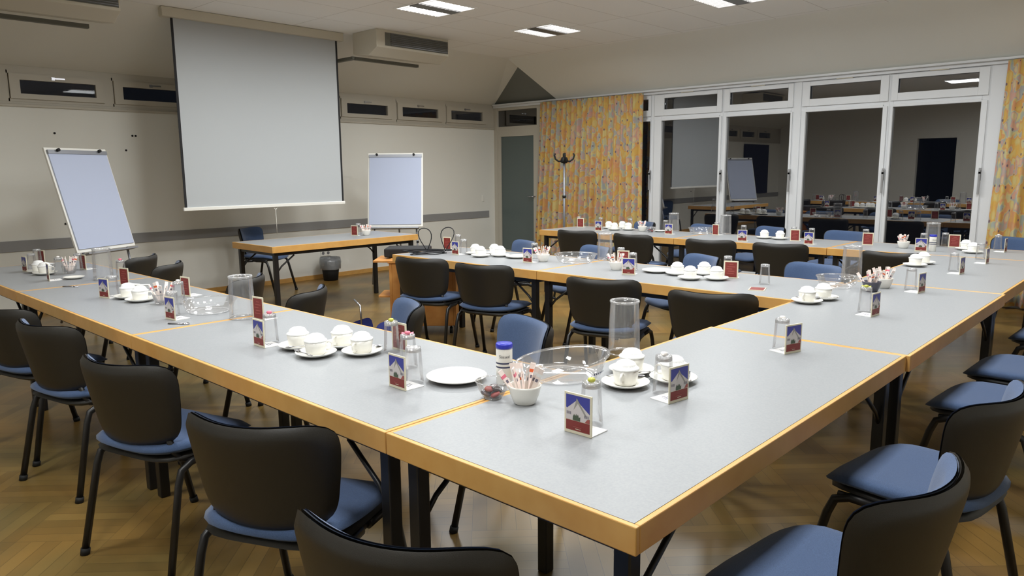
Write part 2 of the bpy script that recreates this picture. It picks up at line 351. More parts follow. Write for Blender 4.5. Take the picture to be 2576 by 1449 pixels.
# ---------------------------------------------------------------- lamps
def lamp():
    t = thing('ceiling_lamp', '', 'ceiling lamp', (0,0,H), 0, 'recessed louvre lamps in the ceiling')
    f = MB(); Z = -.012
    f.box((-.3,-.3,Z),(-.275,.3,0), M_ceil); f.box((.275,-.3,Z),(.3,.3,0), M_ceil); f.box((-.275,-.3,Z),(.275,-.275,0), M_ceil); f.box((-.275,.275,Z),(.275,.3,0), M_ceil); f.box((-.275,-.07,Z-.006),(.275,.07,0), M_louv)
    f.obj('frame', t)
    for sgn in (-1, 1):
        y = sgn*.172
        l = MB(); l.box((-.272,y-.1,-.006),(.272,y+.1,-.002), M_tube); l = l.obj('diffuser', t)
        k = MB()
        for q in range(11): x = -.25+q*.05; k.box((x-.001,y-.1,-.02),(x+.001,y+.1,-.0065), M_louv)
        k.obj('louvre', t)
    return t
LP = lamp()
LAMPS = [(3.95,5.03,'the two-strip ceiling lamp nearer the screen'),(5.66,5.02,'two-strip ceiling lamp between air unit and windows'),(5.66,2.73,'large bright ceiling lamp cut by top edge'),(2.24,5.02,'ceiling lamp above the separate table, beyond the frame'),(3.95,2.73,'ceiling lamp above the middle row'),(2.24,2.73,'ceiling lamp above the left row gap'),(3.95,.45,'ceiling lamp above the right row'),(2.24,.45,'ceiling lamp above the right row, nearer'),(.53,2.73,'ceiling lamp above the left row'),(.53,.45,'ceiling lamp above the nearest corner table'),(5.66,.45,'ceiling lamp above the far right corner'),(-1.18,2.73,'ceiling lamp left of the left row'),(-1.18,.45,'ceiling lamp above the camera corner')]
for x, y, l in LAMPS: place(LP, (x,y,H), 0, l)
def area(x, y, pw, col=(.955,.985,1), spread=172):
    ld = bpy.data.lights.new('lamp_light','AREA'); ld.shape = 'RECTANGLE'; ld.size = .54; ld.size_y = .54; ld.energy = pw; ld.color = col; ld.spread = D(spread)
    o = bpy.data.objects.new('lamp_light', ld); C.objects.link(o); o.location = (x,y,H-.025)
for x, y, l in LAMPS: area(x, y, PW.get((x,y),PW0))
# ---------------------------------------------------------------- screen
t = thing('projection_screen', 'large white pull-down projection screen with cream housing below ceiling', 'projection screen', (3.06,6.86,H))
b = MB(); b.box((-1.06,-.05,-.095),(1.02,.04,-.002), M_cream); b.obj('housing', t, bevel=.006)
b = MB(); b.box((-.94,-.004,-1.96),(.93,.0,-.09), M_screen); b.box((-.965,-.004,-1.96),(-.94,0,-.09), M_border); b.box((.93,-.004,-1.96),(.955,0,-.09), M_border); b.obj('canvas', t)
b = MB(); b.box((-.98,-.018,-1.99),(.965,.014,-1.955), M_china); b.obj('bottom_bar', t, bevel=.004)
b = MB(); b.tube([(.02,0,-1.99),(.05,0,-2.02),(.08,0,-1.99)], .004, M_china); b.obj('pull_handle', t)
b = MB(); b.tube([(.05,0,-2.02),(.05,0.0,-2.3)], .0025, M_china); b.obj('pull_cord', t)
# ---------------------------------------------------------------- air units
def ac():
    t = thing('air_conditioner', '', 'air conditioner', group='ceiling air conditioners')
    b = MB(); b.prism([(0,0),(.46,0),(.46,-.24),(.16,-.28),(0,-.2)], 'x', 0, 1.1, M_cream); b.obj('body', t, bevel=.006)
    g = MB(); g.box((.12,-.004,-.175),(1.085,.002,-.03), M_grille)
    for k in range(7): g.box((.2,-.012,-.165+k*.02),(1.08,-.004,-.157+k*.02), M_cream if k%7==9 else M_louv)
    g.obj('grille', t)
    p = MB(); p.box((-.0,.44,-.30),(.98,.49,-.265), M_grille); p.box((-.03,.44,-.3),(.02,.8,-.265), M_grille); p.obj('drain_pipe', t)
    return t
acp = ac()
place(acp, (4.17,6.3,H), 0, 'cream ceiling air conditioner right of the projection screen')
place(acp, (.32,6.25,H-.02), 0, 'cream ceiling air conditioner at top left corner')
# ---------------------------------------------------------------- tables
def table(x0, y0, lx, ly, label, group='grey laminate tables set in an E', z=.74, legs=((1,1),(1,-1),(-1,1),(-1,-1))):
    t = thing('conference_table', label, 'table', (x0+lx/2,y0+ly/2,0), 0, group)
    a, c_ = lx/2-.002, ly/2-.002
    b = MB(); b.box((-a+.014,-c_+.014,z-.045),(a-.014,c_-.014,z), M_lamin); b.obj('tabletop', t)
    e = MB()
    for p, q in (((-a,-c_,z-.062),(-a+.014,c_,z)),((a-.014,-c_,z-.062),(a,c_,z)),((-a+.014,-c_,z-.062),(a-.014,-c_+.014,z)),((-a+.014,c_-.014,z-.062),(a-.014,c_,z))): e.box(p, q, M_beech)
    e.obj('wood_edge', t, bevel=.0025)
    i = .03; rx, ry = a-i-.03, c_-i-.03
    f = MB()
    for s in (-1,1):
        f.box((-rx,s*ry-.012,z-.095),(rx,s*ry+.012,z-.046), M_metalb); f.box((s*rx-.012,-ry,z-.095),(s*rx+.012,ry,z-.046), M_metalb)
    f.obj('under_frame', t)
    for sx in (-1,1):
        for sy in (-1,1):
            l = MB(); l.box((sx*rx-.021,sy*ry-.021,0),(sx*rx+.021,sy*ry+.021,z-.05), M_metalb)
            lo = l.obj('leg', t, bevel=.004)
            br = MB()
            if lx >= ly: br.tube([(sx*rx,sy*ry,z-.27),(sx*(rx-.06),sy*ry,z-.2),(sx*(rx-.2),sy*ry,z-.1)], .008, M_metalb)
            else: br.tube([(sx*rx,sy*ry,z-.27),(sx*rx,sy*(ry-.06),z-.2),(sx*rx,sy*(ry-.2),z-.1)], .008, M_metalb)
            br.obj('brace', lo)
    return t
table(0,0,1.8,.8,'grey topped table with beech edge, the nearest at the corner')
table(1.8,-.012,1.8,.8,'grey topped table second in the right row, past the stepped joint')
table(3.6,-.0,1.8,.8,'grey topped table third in the right row, before the window row')
table(0,.8,.8,1.8,'grey topped table first in the left row, under four white cups')
table(.0,2.6,.8,1.8,'grey topped table second in the left row, with tall jar')
table(.0,4.4,.8,1.52,'grey topped table last in the left row by the flipchart')
table(2.68,.8,.8,1.8,'grey topped table of middle row joining the right row')
table(2.68,2.6,.8,1.62,'grey topped table of middle row ending at the trolley')
table(5.4,-.0,.8,1.61,'grey topped table of window row at the right end')
table(5.4,1.61,.8,1.52,'grey topped table in the centre of the window row')
table(5.4,3.13,.8,1.8,'grey topped table of window row in front of the curtain')
table(2.35,5.61,1.78,.8,'separate grey topped table standing alone below the projection screen', None)
# ---------------------------------------------------------------- chairs
def sgp(t, n): # superellipse direction
    c_, s = math.cos(t), math.sin(t); q = (abs(c_)**n+abs(s)**n)**(1/n); return (c_/q, s/q)
def chair():
    t = thing('conference_chair', '', 'chair')
    def seat_f(top):
        def f(r, th):
            u, w = sgp(th, 3.8); x = .015+.23*r*u; y = .242*r*w*(1-.05*(r*u if u<0 else 0)*-1)
            e = max(0, 1-r**5)**.5
            z = .448 + (.028*e if top else -.026*e)
            z += .012*abs(y/.24)**2 - .03*max(0,(x-.1)/.14)**2 + .008*max(0,-x/.2)
            return (x, y, z)
        return f
    b = MB(); b.shell(seat_f(True), seat_f(False), M_blue); b.obj('seat', t, weld=True)
    def pan(top):
        def f(r, th):
            u, w = sgp(th, 4.2); x = .01+.215*r*u; y = .228*r*w; e = max(0,1-r**6)**.5
            return (x, y, .426 + (.012*e if top else -.026*e) - .02*max(0,(x-.1)/.14)**2)
        return f
    b = MB(); b.shell(pan(True), pan(False), M_plas, nr=6, nt=32); b.obj('seat_pan', t, weld=True)
    def bk(sc, front, off, th_):
        def f(r, th):
            u, w = sgp(th, 5.5)            # u: side, w: up
            h = r*w; y = .252*sc*r*u*(1-.095*(1-h))
            yy = abs(y)/.248
            z = .620 + .157*sc*h + max(0,h)*.018*yy**2 + max(0,-h)*(.022*yy**2)
            x = -.218 - .22*(z-.655) + 2.0*abs(y)**2.15
            e = max(0,1-r**8)**.5
            nn = Vector((1, -4.3*abs(y)**1.15*(1 if y>0 else -1), .22)).normalized()*(off + th_*e if front else off - th_*e)
            return (x+nn.x, y+nn.y, z+nn.z)
        return f
    b = MB(); b.shell(bk(.985,True,.008,.018), bk(.985,False,.004,.002), M_blue, nt=72, nr=10); b.obj('backrest', t, weld=True)
    b = MB(); b.shell(bk(1.0,True,.0,.005), bk(1.0,False,-.006,.022), M_plas, nt=72, nr=12); b.obj('back_shell', t, weld=True)
    b = MB()
    for s in (-1,1):
        y = .215*s
        b.tube([(.16,y,.405),(0,y,.41),(-.09,y,.413),(-.125,y*.93,.42),(-.14,y*.84,.45),(-.148,y*.78,.53)], .012, M_metalb, rx=.009)
    b.tube([(.12,-.215,.405),(.12,.215,.405)], .010, M_metalb); b.tube([(-.09,-.215,.412),(-.09,.215,.412)], .010, M_metalb)
    b.obj('seat_frame', t)
    for s in (-1,1):
        y = .222*s
        l = MB(); l.tube([(.02,y,.41),(.12,y,.408),(.165,y*1.02,.39),(.185,y*1.04,.34),(.265,y*1.1,.012)], .0145, M_metalb, rx=.012); l = l.obj('leg', t)
        g = MB(); g.tube([(.263,y*1.1,.024),(.268,y*1.1,0)], .0175, M_dark); g.obj('foot_cap', l)
        l = MB(); l.tube([(-.02,y,.41),(-.1,y,.405),(-.145,y*1.01,.385),(-.162,y*1.02,.34),(-.235,y*1.08,.012)], .0145, M_metalb, rx=.012); l = l.obj('leg', t)
        g = MB(); g.tube([(-.232,y*1.08,.024),(-.237,y*1.08,0)], .0175, M_dark); g.obj('foot_cap', l)
    return t
CH = chair()
CHAIRS = [
# name, back-centre x, y, facing angle, label, group
((-0.21,1.08),25,'dark-backed chair before the seam of the two nearest tables'),
((-0.21,2.03),16,'dark-backed chair behind the left row, second from the seam'),
((-0.19,3.0),12,'dark-backed chair behind the left row, third from the seam'),
((-0.21,3.62),15,'dark-backed chair cut by the left edge of the photo'),
((-0.34,0.31),20,'nearest dark-backed chair cut by the bottom edge'),
((2.49,3.61),16,'dark-backed chair in front of the wooden trolley'),
((2.52,2.96),15,'dark-backed chair second from trolley at the middle row'),
((2.5,1.9),18,'dark-backed chair third from trolley, behind the near tall jar'),
((2.47,1.15),18,'dark-backed chair at the middle row next to right row'),
((5.26,4.26),12,'dark-backed chair leftmost before the window row'),
((5.22,3.5),0,'dark-backed chair second before the window row'),
((5.17,2.6),12,'dark-backed chair third before the window row'),
((5.22,1.95),10,'dark-backed chair fourth before the window row'),
((5.09,0.98),3,'dark-backed chair last before the window row, half behind right row'),
((1.19,1.38),157,'blue chair tucked inside the left row behind capped bottle'),
((1.13,2.14),150,'blue chair inside the left row beside the trolley'),
((1.06,2.93),127,'chair turned away inside the left row, behind near tall jar'),
((1.08,3.68),130,'chair mostly hidden behind the left row tall jar'),
((1.11,5.48),134,'large dark chair back below the left flipchart'),
((1.04,4.8),138,'smaller dark chair back beside it, right of left flipchart'),
((3.94,3.86),156,'blue chair beyond the middle row near the glass door'),
((3.95,3.04),157,'blue chair beyond the middle row behind clear bowl'),
((3.9,2.0),150,'blue chair beyond the middle row behind right four cups'),
((3.91,1.15),162,'blue chair beyond the middle row near the right row'),
((6.76,4.36),152,'blue chair beyond window row in front of the curtain'),
((6.78,3.55),156,'blue chair beyond window row behind its clear bowl'),
((6.9,2.78),153,'blue chair beyond window row behind the cup pair'),
((6.8,1.93),166,'blue chair beyond window row in front of window post'),
((6.98,0.44),168,'blue chair at the far right end below curtain'),
((0.545,-0.33),83,'nearest blue chair at lower right, cut by the bottom'),
((1.35,-0.33),82,'second blue chair along the right row'),
((2.41,-0.36),86,'third blue chair along the right row'),
((3.08,-0.36),88,'fourth blue chair along the right row'),
((4.1,-0.38),88,'fifth blue chair along the right row, at right edge'),
((4.8,-0.4),90,'sixth chair along right row, mostly beyond right edge'),
((3.16,7.56),-59,'blue chair behind the separate table below the screen'),
]
for (bx, by), ang, lab in CHAIRS:
    a = D(ang); place(CH, (bx+.155*math.cos(a), by+.155*math.sin(a), 0), a, lab, None)
# ---------------------------------------------------------------- flipcharts
def flip():
    t = thing('flipchart', '', 'flipchart'); ln = D(15)
    M = 0
    M = Matrix.Translation((0,0,.74)) @ Matrix.Rotation(-ln, 4, 'X')
    b = MB(); b.box((-.35,0,0),(.35,.02,.96), M_china, M); b.obj('board', t, bevel=.003)
    b = MB(); b.box((-.33,-.012,.03),(.33,-.001,.915), M_flip, M); b.obj('paper_pad', t)
    b = MB(); b.box((-.335,-.02,.9),(.335,-.002,.935), M_alu, M)
    b = b.obj('clamp_bar', t)
    for s in (-1,1):
        k = MB(); k.tube([M@Vector((s*.235,-.022,.93)), M@Vector((s*.235,-.045,.93))], .014, M_dark); k.obj('knob', b)
    b = MB(); b.box((-.3,-.07,-.03),(.3,.02,-.015), M_alu, M); b.obj('pen_tray', t)
    for s in (-1,1):
        l = MB(); l.tube([M@Vector((s*.26,.01,.1)), (s*.3,-.06,.012)], .011, M_alu); l = l.obj('leg', t)
        k = MB(); k.tube([(s*.285,-.075,.55),(s*.285,-.04,.55)], .016, M_dark); k.obj('knob', l)
    l = MB(); l.tube([M@Vector((0,.03,.5)), (0,.62,.012)], .011, M_alu); l.obj('leg', t)
    return t
FL = flip()
place(FL, (1.27,6.66,0), D(29), 'white flipchart leaning back at left of the projection screen')
place(FL, (4.66,6.70,0), D(-46), 'white flipchart to the right of the projection screen')
# ---------------------------------------------------------------- coat stand
t = thing('coat_stand', 'slim grey coat stand with black hooks before the curtain', 'coat stand', (6.72,5.62,0))
b = MB(); b.tube([(0,0,.02),(0,0,1.54)], .017, M_alu); b.obj('pole', t)
b = MB(); b.tube([(0,0,1.06),(0,0,1.09)], .026, M_dark); b.obj('collar', t)
b = MB(); b.lathe([(.0,1.52),(.04,1.525),(.052,1.56),(.04,1.60),(0,1.615)], M_dark, 20); b.obj('head', t, weld=True)
for k in range(4):
    a = PI/2*k+D(-47); d = Vector((math.cos(a),math.sin(a),0)); q = MB()
    q.tube([d*.03+Vector((0,0,1.55)), d*.08+Vector((0,0,1.55)), d*.12+Vector((0,0,1.58)), d*.135+Vector((0,0,1.63)), d*.12+Vector((0,0,1.655))], .012, M_dark); q.obj('hook', t)
b = MB(); b.lathe([(0,.03),(.05,.03),(.17,.012),(.17,0)], M_dark, 24); b.obj('base', t)
# ---------------------------------------------------------------- bin
t = thing('waste_bin', 'black waste bin with clear bag liner by the screen wall', 'waste bin', (4.33,7.70,0))
b = MB(); b.lathe([(.0,.004),(.095,.004),(.125,.27),(.12,.27),(.092,.012),(0,.012)], M_dark, 24); b.obj('bucket', t, weld=True)
b = MB(); b.lathe([(.118,.2),(.128,.275),(.136,.31),(.14,.25),(.138,.17),(.13,.15)], G_liner, 22, jit=.04); b.obj('liner', t)
# socket
t = thing('wall_socket', 'white twin wall socket above the waste bin', 'wall socket', (4.42,YS,.34))
b = MB(); b.box((-.08,-.012,-.04),(.08,0,.04), M_china); b.obj('plate', t, bevel=.003)
for s in (-1,1):
    b = MB(); b.tube([(s*.04,-.0125,0),(s*.04,-.011,0)], .022, M_alu, 16); b.obj('outlet', t)
b = MB(); b.box((7.45,YS-.012,.93),(7.49,YS,1.03), M_china); tag(b.obj('light_switch', bevel=.003), 'white light switch beside the glass door', 'light switch')
# ---------------------------------------------------------------- trolley with cables
t = thing('wooden_trolley', 'orange wood projector trolley on casters behind the middle row', 'trolley', (3.17,4.35,0), D(-47))
b = MB(); b.box((-.30,-.26,.08),(-.275,.26,.64), M_wood); b.box((.255,-.26,.08),(.28,.26,.64), M_wood); b.box((-.275,-.26,.08),(.255,-.235,.64), M_wood); b.box((-.275,-.235,.08),(.255,.26,.105), M_wood); b.obj('cabinet', t, bevel=.003)
b = MB(); b.box((-.31,-.27,.64),(.29,.27,.665), M_wood); b.box((-.45,-.2,.64),(-.31,.2,.658), M_wood); b.obj('top', t, bevel=.003)
b = MB(); b.box((-.42,-.15,.32),(-.30,.15,.34), M_wood); b.obj('shelf', t, bevel=.003)
for sx in (-.25,.23):
    for sy in (-.21,.21):
        k = MB(); k.tube([(sx-.012,sy,.032),(sx+.012,sy,.032)], .03, M_dark, 16); k.box((sx-.008,sy-.008,.05),(sx+.008,sy+.008,.08), M_dark); k.obj('caster', t)
t = thing('projector', 'black flat device lying on the wooden trolley', 'projector', (3.1,4.52,.665), D(-47))
b = MB(); b.box((-.2,-.14,.006),(.2,.14,.085), M_border); b.obj('case', t, bevel=.012)
b = MB(); b.box((-.15,-.145,.03),(.1,-.139,.06), M_dark); b.obj('vent', t)
def coil(name, cx, cy, z, loops, label, m, seed):
    r = random.Random(seed); pts = []
    for lp in range(loops):
        for k in range(14):
            a = 2*PI*k/14; R = .11+.025*r.uniform(-1,1); pts.append((cx+R*1.5*math.cos(a+lp*.3), cy+R*math.sin(a), z+.006+.0085*lp+.003*math.sin(a*2)))
    o = MB(); o.tube(pts, .004, m, 6); return o, pts
o, _ = coil('cable', 2.92, 4.02, .74, 4, '', M_border, 1)
for cx, lean in ((.0,-.03),(.12,.04)):
    o.tube([(2.9+cx,4.02-cx*.8,.76)]+[(2.9+cx+lean*math.sin(q*PI/16)+.03*math.cos(q*PI/8-PI/2), 4.02-cx*.8-.05*math.sin(q*PI/8), .77+.19*math.sin(q*PI/16)) for q in range(1,16)]+[(2.9+cx,4.02-cx*.8,.76)], .004, M_border, 6)
tag(o.obj('cable'), 'coiled black cable lying at the end of the middle row', 'cable')
# bag
t = thing('trolley_bag', 'blue bag with metal pull handle behind the left row', 'bag', (1.72,3.2,0), D(20))
b = MB(); b.shell(lambda r,th:(.16*r*sgp(th,5)[0], -.11-.02*(1-r**4), .24+.225*r*sgp(th,5)[1]), lambda r,th:(.15*r*sgp(th,5)[0], .1+.02*(1-r**4), .24+.215*r*sgp(th,5)[1]), M_bag); b.obj('body', t, weld=True)
b = MB(); b.tube([(-.13,.0,.42),(-.14,0,.58),(-.06,.1,.6)], .006, M_steel); b.obj('pull_handle', t)
b = MB(); b.tube([(-.13,-.02,.44),(-.2,-.08,.38),(-.26,-.1,.2),(-.24,-.12,.05)], .006, M_dark); b.obj('strap', t)
ITEMS=[
 ('card',0.336,0.404,-89,'nearest of all, front of the corner table',{'face': 'pic', 'w': 0.093}),
 ('card',0.757,0.354,-9,'in front of the cup right on the corner table',{'face': 'pic', 'w': 0.084}),
 ('card',0.28,1.096,-92,'left of the big white plate',{'face': 'pic', 'w': 0.098}),
 ('card',0.272,1.975,-91,'left of the four cups on left row',{'face': 'pic', 'w': 0.081}),
 ('card',0.606,1.497,-90,'right of the four cups on left row',{'face': 'red', 'w': 0.059}),
 ('card',0.542,2.483,-86,'beside the tall jar on left row',{'face': 'red', 'w': 0.039}),
 ('card',0.264,2.811,-84,'beside the metal opener on left row',{'face': 'pic', 'w': 0.05}),
 ('card',0.609,3.441,-82,'right of the sachet bowl on left row',{'face': 'red', 'w': 0.029}),
 ('card',0.276,3.735,-76,'left of the second cup pair on left row',{'face': 'pic', 'w': 0.059}),
 ('card',0.531,4.15,-75,'behind the second cup pair on left row',{'face': 'red', 'w': 0.078}),
 ('card',0.301,5.412,-85,'leftmost at the far end of left row',{'face': 'pic', 'w': 0.074}),
 ('card',0.519,5.839,-75,'behind the farthest cup pair on left row',{'face': 'red', 'w': 0.059}),
 ('card',0.278,4.774,-97,'right of the farthest cup pair on left row',{'face': 'pic', 'w': 0.074}),
 ('card',0.622,5.219,-80,'below the left flipchart on left row',{'face': 'red', 'w': 0.033}),
 ('card',1.563,0.336,-17,'by the first seam of the right row',{'face': 'pic', 'w': 0.069}),
 ('card',2.509,0.332,-6,'in front of the dark sachet bowl',{'face': 'pic', 'w': 0.056}),
 ('card',3.365,0.351,-8,'second seam of the right row',{'face': 'pic', 'w': 0.06}),
 ('card',4.33,0.357,-5,'beyond the second seam of right row',{'face': 'pic', 'w': 0.079}),
 ('card',5.039,0.346,-1,'near the far end of right row',{'face': 'pic', 'w': 0.075}),
 ('card',5.978,0.391,-1,'farthest at right end by blue chair',{'face': 'pic', 'w': 0.111}),
 ('card',3.24,4.141,-82,'at the cable end of middle row',{'face': 'red', 'w': 0.099}),
 ('card',3.007,3.782,-94,'left of the four cups on middle row',{'face': 'pic', 'w': 0.064}),
 ('card',2.983,2.949,-85,'left of the clear bowl on middle row',{'face': 'pic', 'w': 0.088}),
 ('card',3.294,2.294,-69,'behind the sachet bowl on middle row',{'face': 'red', 'w': 0.071}),
 ('card',2.928,2.0,-70,'left of the right plate on middle row',{'face': 'pic', 'w': 0.085}),
 ('card',3.209,1.411,-72,'right of the second four cups on middle row',{'face': 'red', 'w': 0.094}),
 ('card',5.995,4.776,-77,'leftmost on the window row',{'face': 'red', 'w': 0.08}),
 ('card',5.706,4.293,-86,'left of the four cups on window row',{'face': 'pic', 'w': 0.102}),
 ('card',5.778,3.415,-85,'left of the first tall jar on window row',{'face': 'pic', 'w': 0.093}),
 ('card',6.005,2.984,-108,'left of the second tall jar on window row',{'face': 'red', 'w': 0.117}),
 ('card',5.514,2.448,-76,'right of the second tall jar on window row',{'face': 'pic', 'w': 0.097}),
 ('card',5.855,2.076,-80,'right of the cup pair on window row',{'face': 'red', 'w': 0.084}),
 ('card',5.618,1.852,-98,'between two red cards on window row',{'face': 'pic', 'w': 0.101}),
 ('card',5.885,1.425,-74,'left of the sachet bowl on window row',{'face': 'red', 'w': 0.094}),
 ('card',5.605,0.92,-82,'beside the white bottle on window row',{'face': 'pic', 'w': 0.09}),
 ('card',6.126,0.79,-79,'right of the last tall jar, window row',{'face': 'red', 'w': 0.076}),
 ('card',3.573,6.027,-74,'on the separate table below the screen',{'face': 'red', 'w': 0.066}),
 ('flatcard',2.898,1.09,-72,'fallen flat before the lone glass on middle row',{}),
 ('glass',0.419,0.425,None,'behind the nearest card',{'sweet': 1}),
 ('glass',0.796,0.429,None,'beside the right corner cup',{'sweet': 2}),
 ('glass',0.355,1.107,None,'behind the card left of plate',{'sweet': 0}),
 ('glass',0.464,1.27,None,'with pink sweet, left row front',{'sweet': 3}),
 ('glass',0.569,1.5,None,'with yellow sweet, right of the four cups',{'sweet': 1}),
 ('glass',0.337,2.005,None,'left of the four cups, left row',{'sweet': 3}),
 ('glass',0.313,2.906,None,'by the metal opener',{'sweet': 0}),
 ('glass',0.473,3.211,None,'behind the opener glass',{'sweet': 2}),
 ('glass',0.32,3.732,None,'left of the second cup pair, left row',{'sweet': 0}),
 ('glass',0.636,4.509,None,'behind the second cup pair, left row',{'sweet': 3}),
 ('glass',0.36,5.469,None,'leftmost at far end of left row',{'sweet': 0}),
 ('glass',0.486,5.822,None,'second at far end of left row',{'sweet': 0}),
 ('glass',0.408,5.016,None,'right of the farthest cup pair, left row',{'sweet': 2}),
 ('glass',0.583,5.198,None,'below the left flipchart, left row',{'sweet': 0}),
 ('glass',1.584,0.388,None,'by first seam of right row',{'sweet': 2}),
 ('glass',2.581,0.399,None,'before dark sachet bowl, right row',{'sweet': 1}),
 ('glass',3.454,0.428,None,'by second seam of right row',{'sweet': 0}),
 ('glass',4.455,0.43,None,'beyond second seam, right row',{'sweet': 0}),
 ('glass',5.31,0.44,None,'near far end of right row',{'sweet': 0}),
 ('glass',6.13,0.471,None,'farthest at right end by blue chair',{'sweet': 2}),
 ('glass',3.38,4.15,None,'at the cable end of middle row',{'sweet': 0}),
 ('glass',3.107,3.787,None,'left of the four cups, middle row',{'sweet': 0}),
 ('glass',3.228,3.095,None,'left of clear bowl, middle row',{'sweet': 0}),
 ('glass',3.368,2.366,None,'behind sachets, middle row',{'sweet': 0}),
 ('glass',3.131,2.102,None,'left of right plate, middle row',{'sweet': 0}),
 ('glass',3.363,1.511,None,'right of second four cups, middle row',{'sweet': 0}),
 ('glass',3.109,1.142,None,'standing alone near right end of middle row',{'sweet': 0}),
 ('glass',6.07,4.86,None,'leftmost on window row',{'sweet': 0}),
 ('glass',6.078,4.534,None,'left of four cups, window row',{'sweet': 0}),
 ('glass',6.13,4.145,None,'behind sachet bowl, window row',{'sweet': 0}),
 ('glass',6.117,3.662,None,'left of first tall jar, window row',{'sweet': 0}),
 ('glass',6.16,3.053,None,'left of second tall jar, window row',{'sweet': 0}),
 ('glass',5.93,2.636,None,'right of second tall jar, window row',{'sweet': 0}),
 ('glass',6.025,2.159,None,'right of cup pair, window row',{'sweet': 0}),
 ('glass',5.969,1.962,None,'between red cards, window row',{'sweet': 0}),
 ('glass',6.13,1.522,None,'left of right sachet bowl, window row',{'sweet': 0}),
 ('glass',5.981,0.996,None,'beside white bottle, window row',{'sweet': 0}),
 ('glass',6.139,0.866,None,'right of last tall jar, window row',{'sweet': 0}),
 ('glass',3.683,6.111,None,'on the separate table below screen',{'sweet': 0}),
 ('cup',0.361,1.833,60,'leftmost of four, left row front',{}),
 ('cup',0.34,1.672,-20,'front of four, left row front',{}),
 ('cup',0.492,1.722,200,'back of four, left row front',{}),
 ('cup',0.474,1.563,200,'right of four, left row front',{}),
 ('cup',0.786,0.563,200,'front of three on corner table',{}),
 ('cup',0.93,0.636,20,'back of three on corner table',{}),
 ('cup',0.936,0.476,100,'right of three on corner table',{}),
 ('cup',2.649,0.706,180,'nearer of pair, right row by middle row',{}),
 ('cup',2.806,0.681,20,'farther of pair, right row by middle row',{}),
 ('cup',4.561,0.692,0,'nearer of second pair, right row',{}),
 ('cup',4.741,0.684,0,'farther of second pair, right row',{}),
 ('cup',5.724,0.569,0,'front of last pair at far right corner',{}),
 ('cup',5.953,0.667,0,'back of last pair at far right corner',{}),
 ('cup',0.369,3.466,-20,'right of second pair, left row',{}),
 ('cup',0.364,3.626,0,'left of second pair, left row',{}),
 ('cup',0.351,5.129,0,'right of farthest pair, left row',{}),
 ('cup',0.355,5.289,0,'left of farthest pair, left row',{}),
 ('cup',3.127,3.667,0,'first of left four, middle row',{}),
 ('cup',3.031,3.508,0,'second of left four, middle row',{}),
 ('cup',3.227,3.542,0,'third of left four, middle row',{}),
 ('cup',3.15,3.401,0,'last of left four, middle row',{}),
 ('cup',3.125,1.749,0,'first of right four, middle row',{}),
 ('cup',2.999,1.583,0,'second of right four, middle row',{}),
 ('cup',3.238,1.615,0,'third of right four, middle row',{}),
 ('cup',3.088,1.449,-20,'last of right four, middle row',{}),
 ('cup',6.037,4.385,0,'first of four, window row',{}),
 ('cup',5.885,4.198,0,'second of four, window row',{}),
 ('cup',6.135,4.259,0,'third of four, window row',{}),
 ('cup',5.98,4.07,0,'last of four, window row',{}),
 ('cup',5.933,2.416,0,'left of pair, window row',{}),
 ('cup',5.921,2.251,0,'right of pair, window row',{}),
 ('plate',0.471,1.025,0,'before the bottle at near seam',{'d': 0.205}),
 ('plate',3.168,3.222,0,'left plate on middle row',{'d': 0.2}),
 ('plate',3.159,1.927,0,'right plate on middle row',{'d': 0.2}),
 ('plate',6.012,3.664,0,'small plate on window row',{'d': 0.14}),
 ('plate',0.416,4.741,0,'small one at far end of left row',{'d': 0.13}),
 ('sachets',0.439,0.689,0,'beside the blue-capped bottle, near seam',{'m': 'white'}),
 ('sachets',3.115,2.909,0,'left on middle row',{'m': 'white'}),
 ('sachets',3.074,2.203,0,'at the centre of middle row',{'m': 'white'}),
 ('sachets',3.417,0.562,0,'behind the dark bowl, right row',{'m': 'white'}),
 ('sachets',5.807,1.108,0,'right on the window row',{'m': 'white'}),
 ('sachets',5.936,3.852,0,'left on the window row',{'m': 'white'}),
 ('sachets',0.413,3.281,0,'on the left row second table',{'m': 'glass'}),
 ('sachets',0.484,5.059,0,'at far end of left row',{'m': 'glass'}),
 ('sachets',3.239,0.574,0,'dark one on the right row',{'m': 'dark'}),
 ('sachets',3.674,5.953,0,'on the separate table below screen',{'m': 'white'}),
 ('sweets',0.411,0.796,0,'before the bottle at near seam',{}),
 ('sweets',5.897,3.718,0,'on the window row beside sachets',{}),
 ('jar',1.14,0.811,0,'on the corner table behind clear bowl',{}),
 ('jar',0.513,2.589,0,'on left row behind the leaning card',{}),
 ('jar',0.536,4.543,0,'on left row below left flipchart',{}),
 ('jar',3.513,2.617,0,'at the centre of middle row',{}),
 ('jar',6.134,3.566,0,'left one on window row',{}),
 ('jar',6.137,2.939,0,'right one on window row',{}),
 ('jar',3.69,0.833,0,'on right row before dark chair',{}),
 ('jar',6.13,0.963,0,'last on window row near far corner',{}),
 ('bowl',0.74,0.792,0,'large on the corner table',{'d': 0.33}),
 ('bowl',3.232,2.685,0,'on middle row',{'d': 0.33}),
 ('bowl',3.277,0.775,0,'on right row',{'d': 0.24}),
 ('bowl',0.478,2.865,0,'on left row by the jar',{'d': 0.27}),
 ('bowl',6.049,3.182,0,'on window row',{'d': 0.27}),
 ('bottle',0.547,0.876,0,'behind the sachet bowl at near seam',{}),
 ('bottle',5.684,0.854,0,'beside the picture card on window row',{}),
 ('opener',0.242,2.674,0,'left row seam',{}),
 ('opener',0.282,4.348,0,'far left row',{}),
 ('pen',0.579,4.068,0,'behind second cup pair',{}),
]
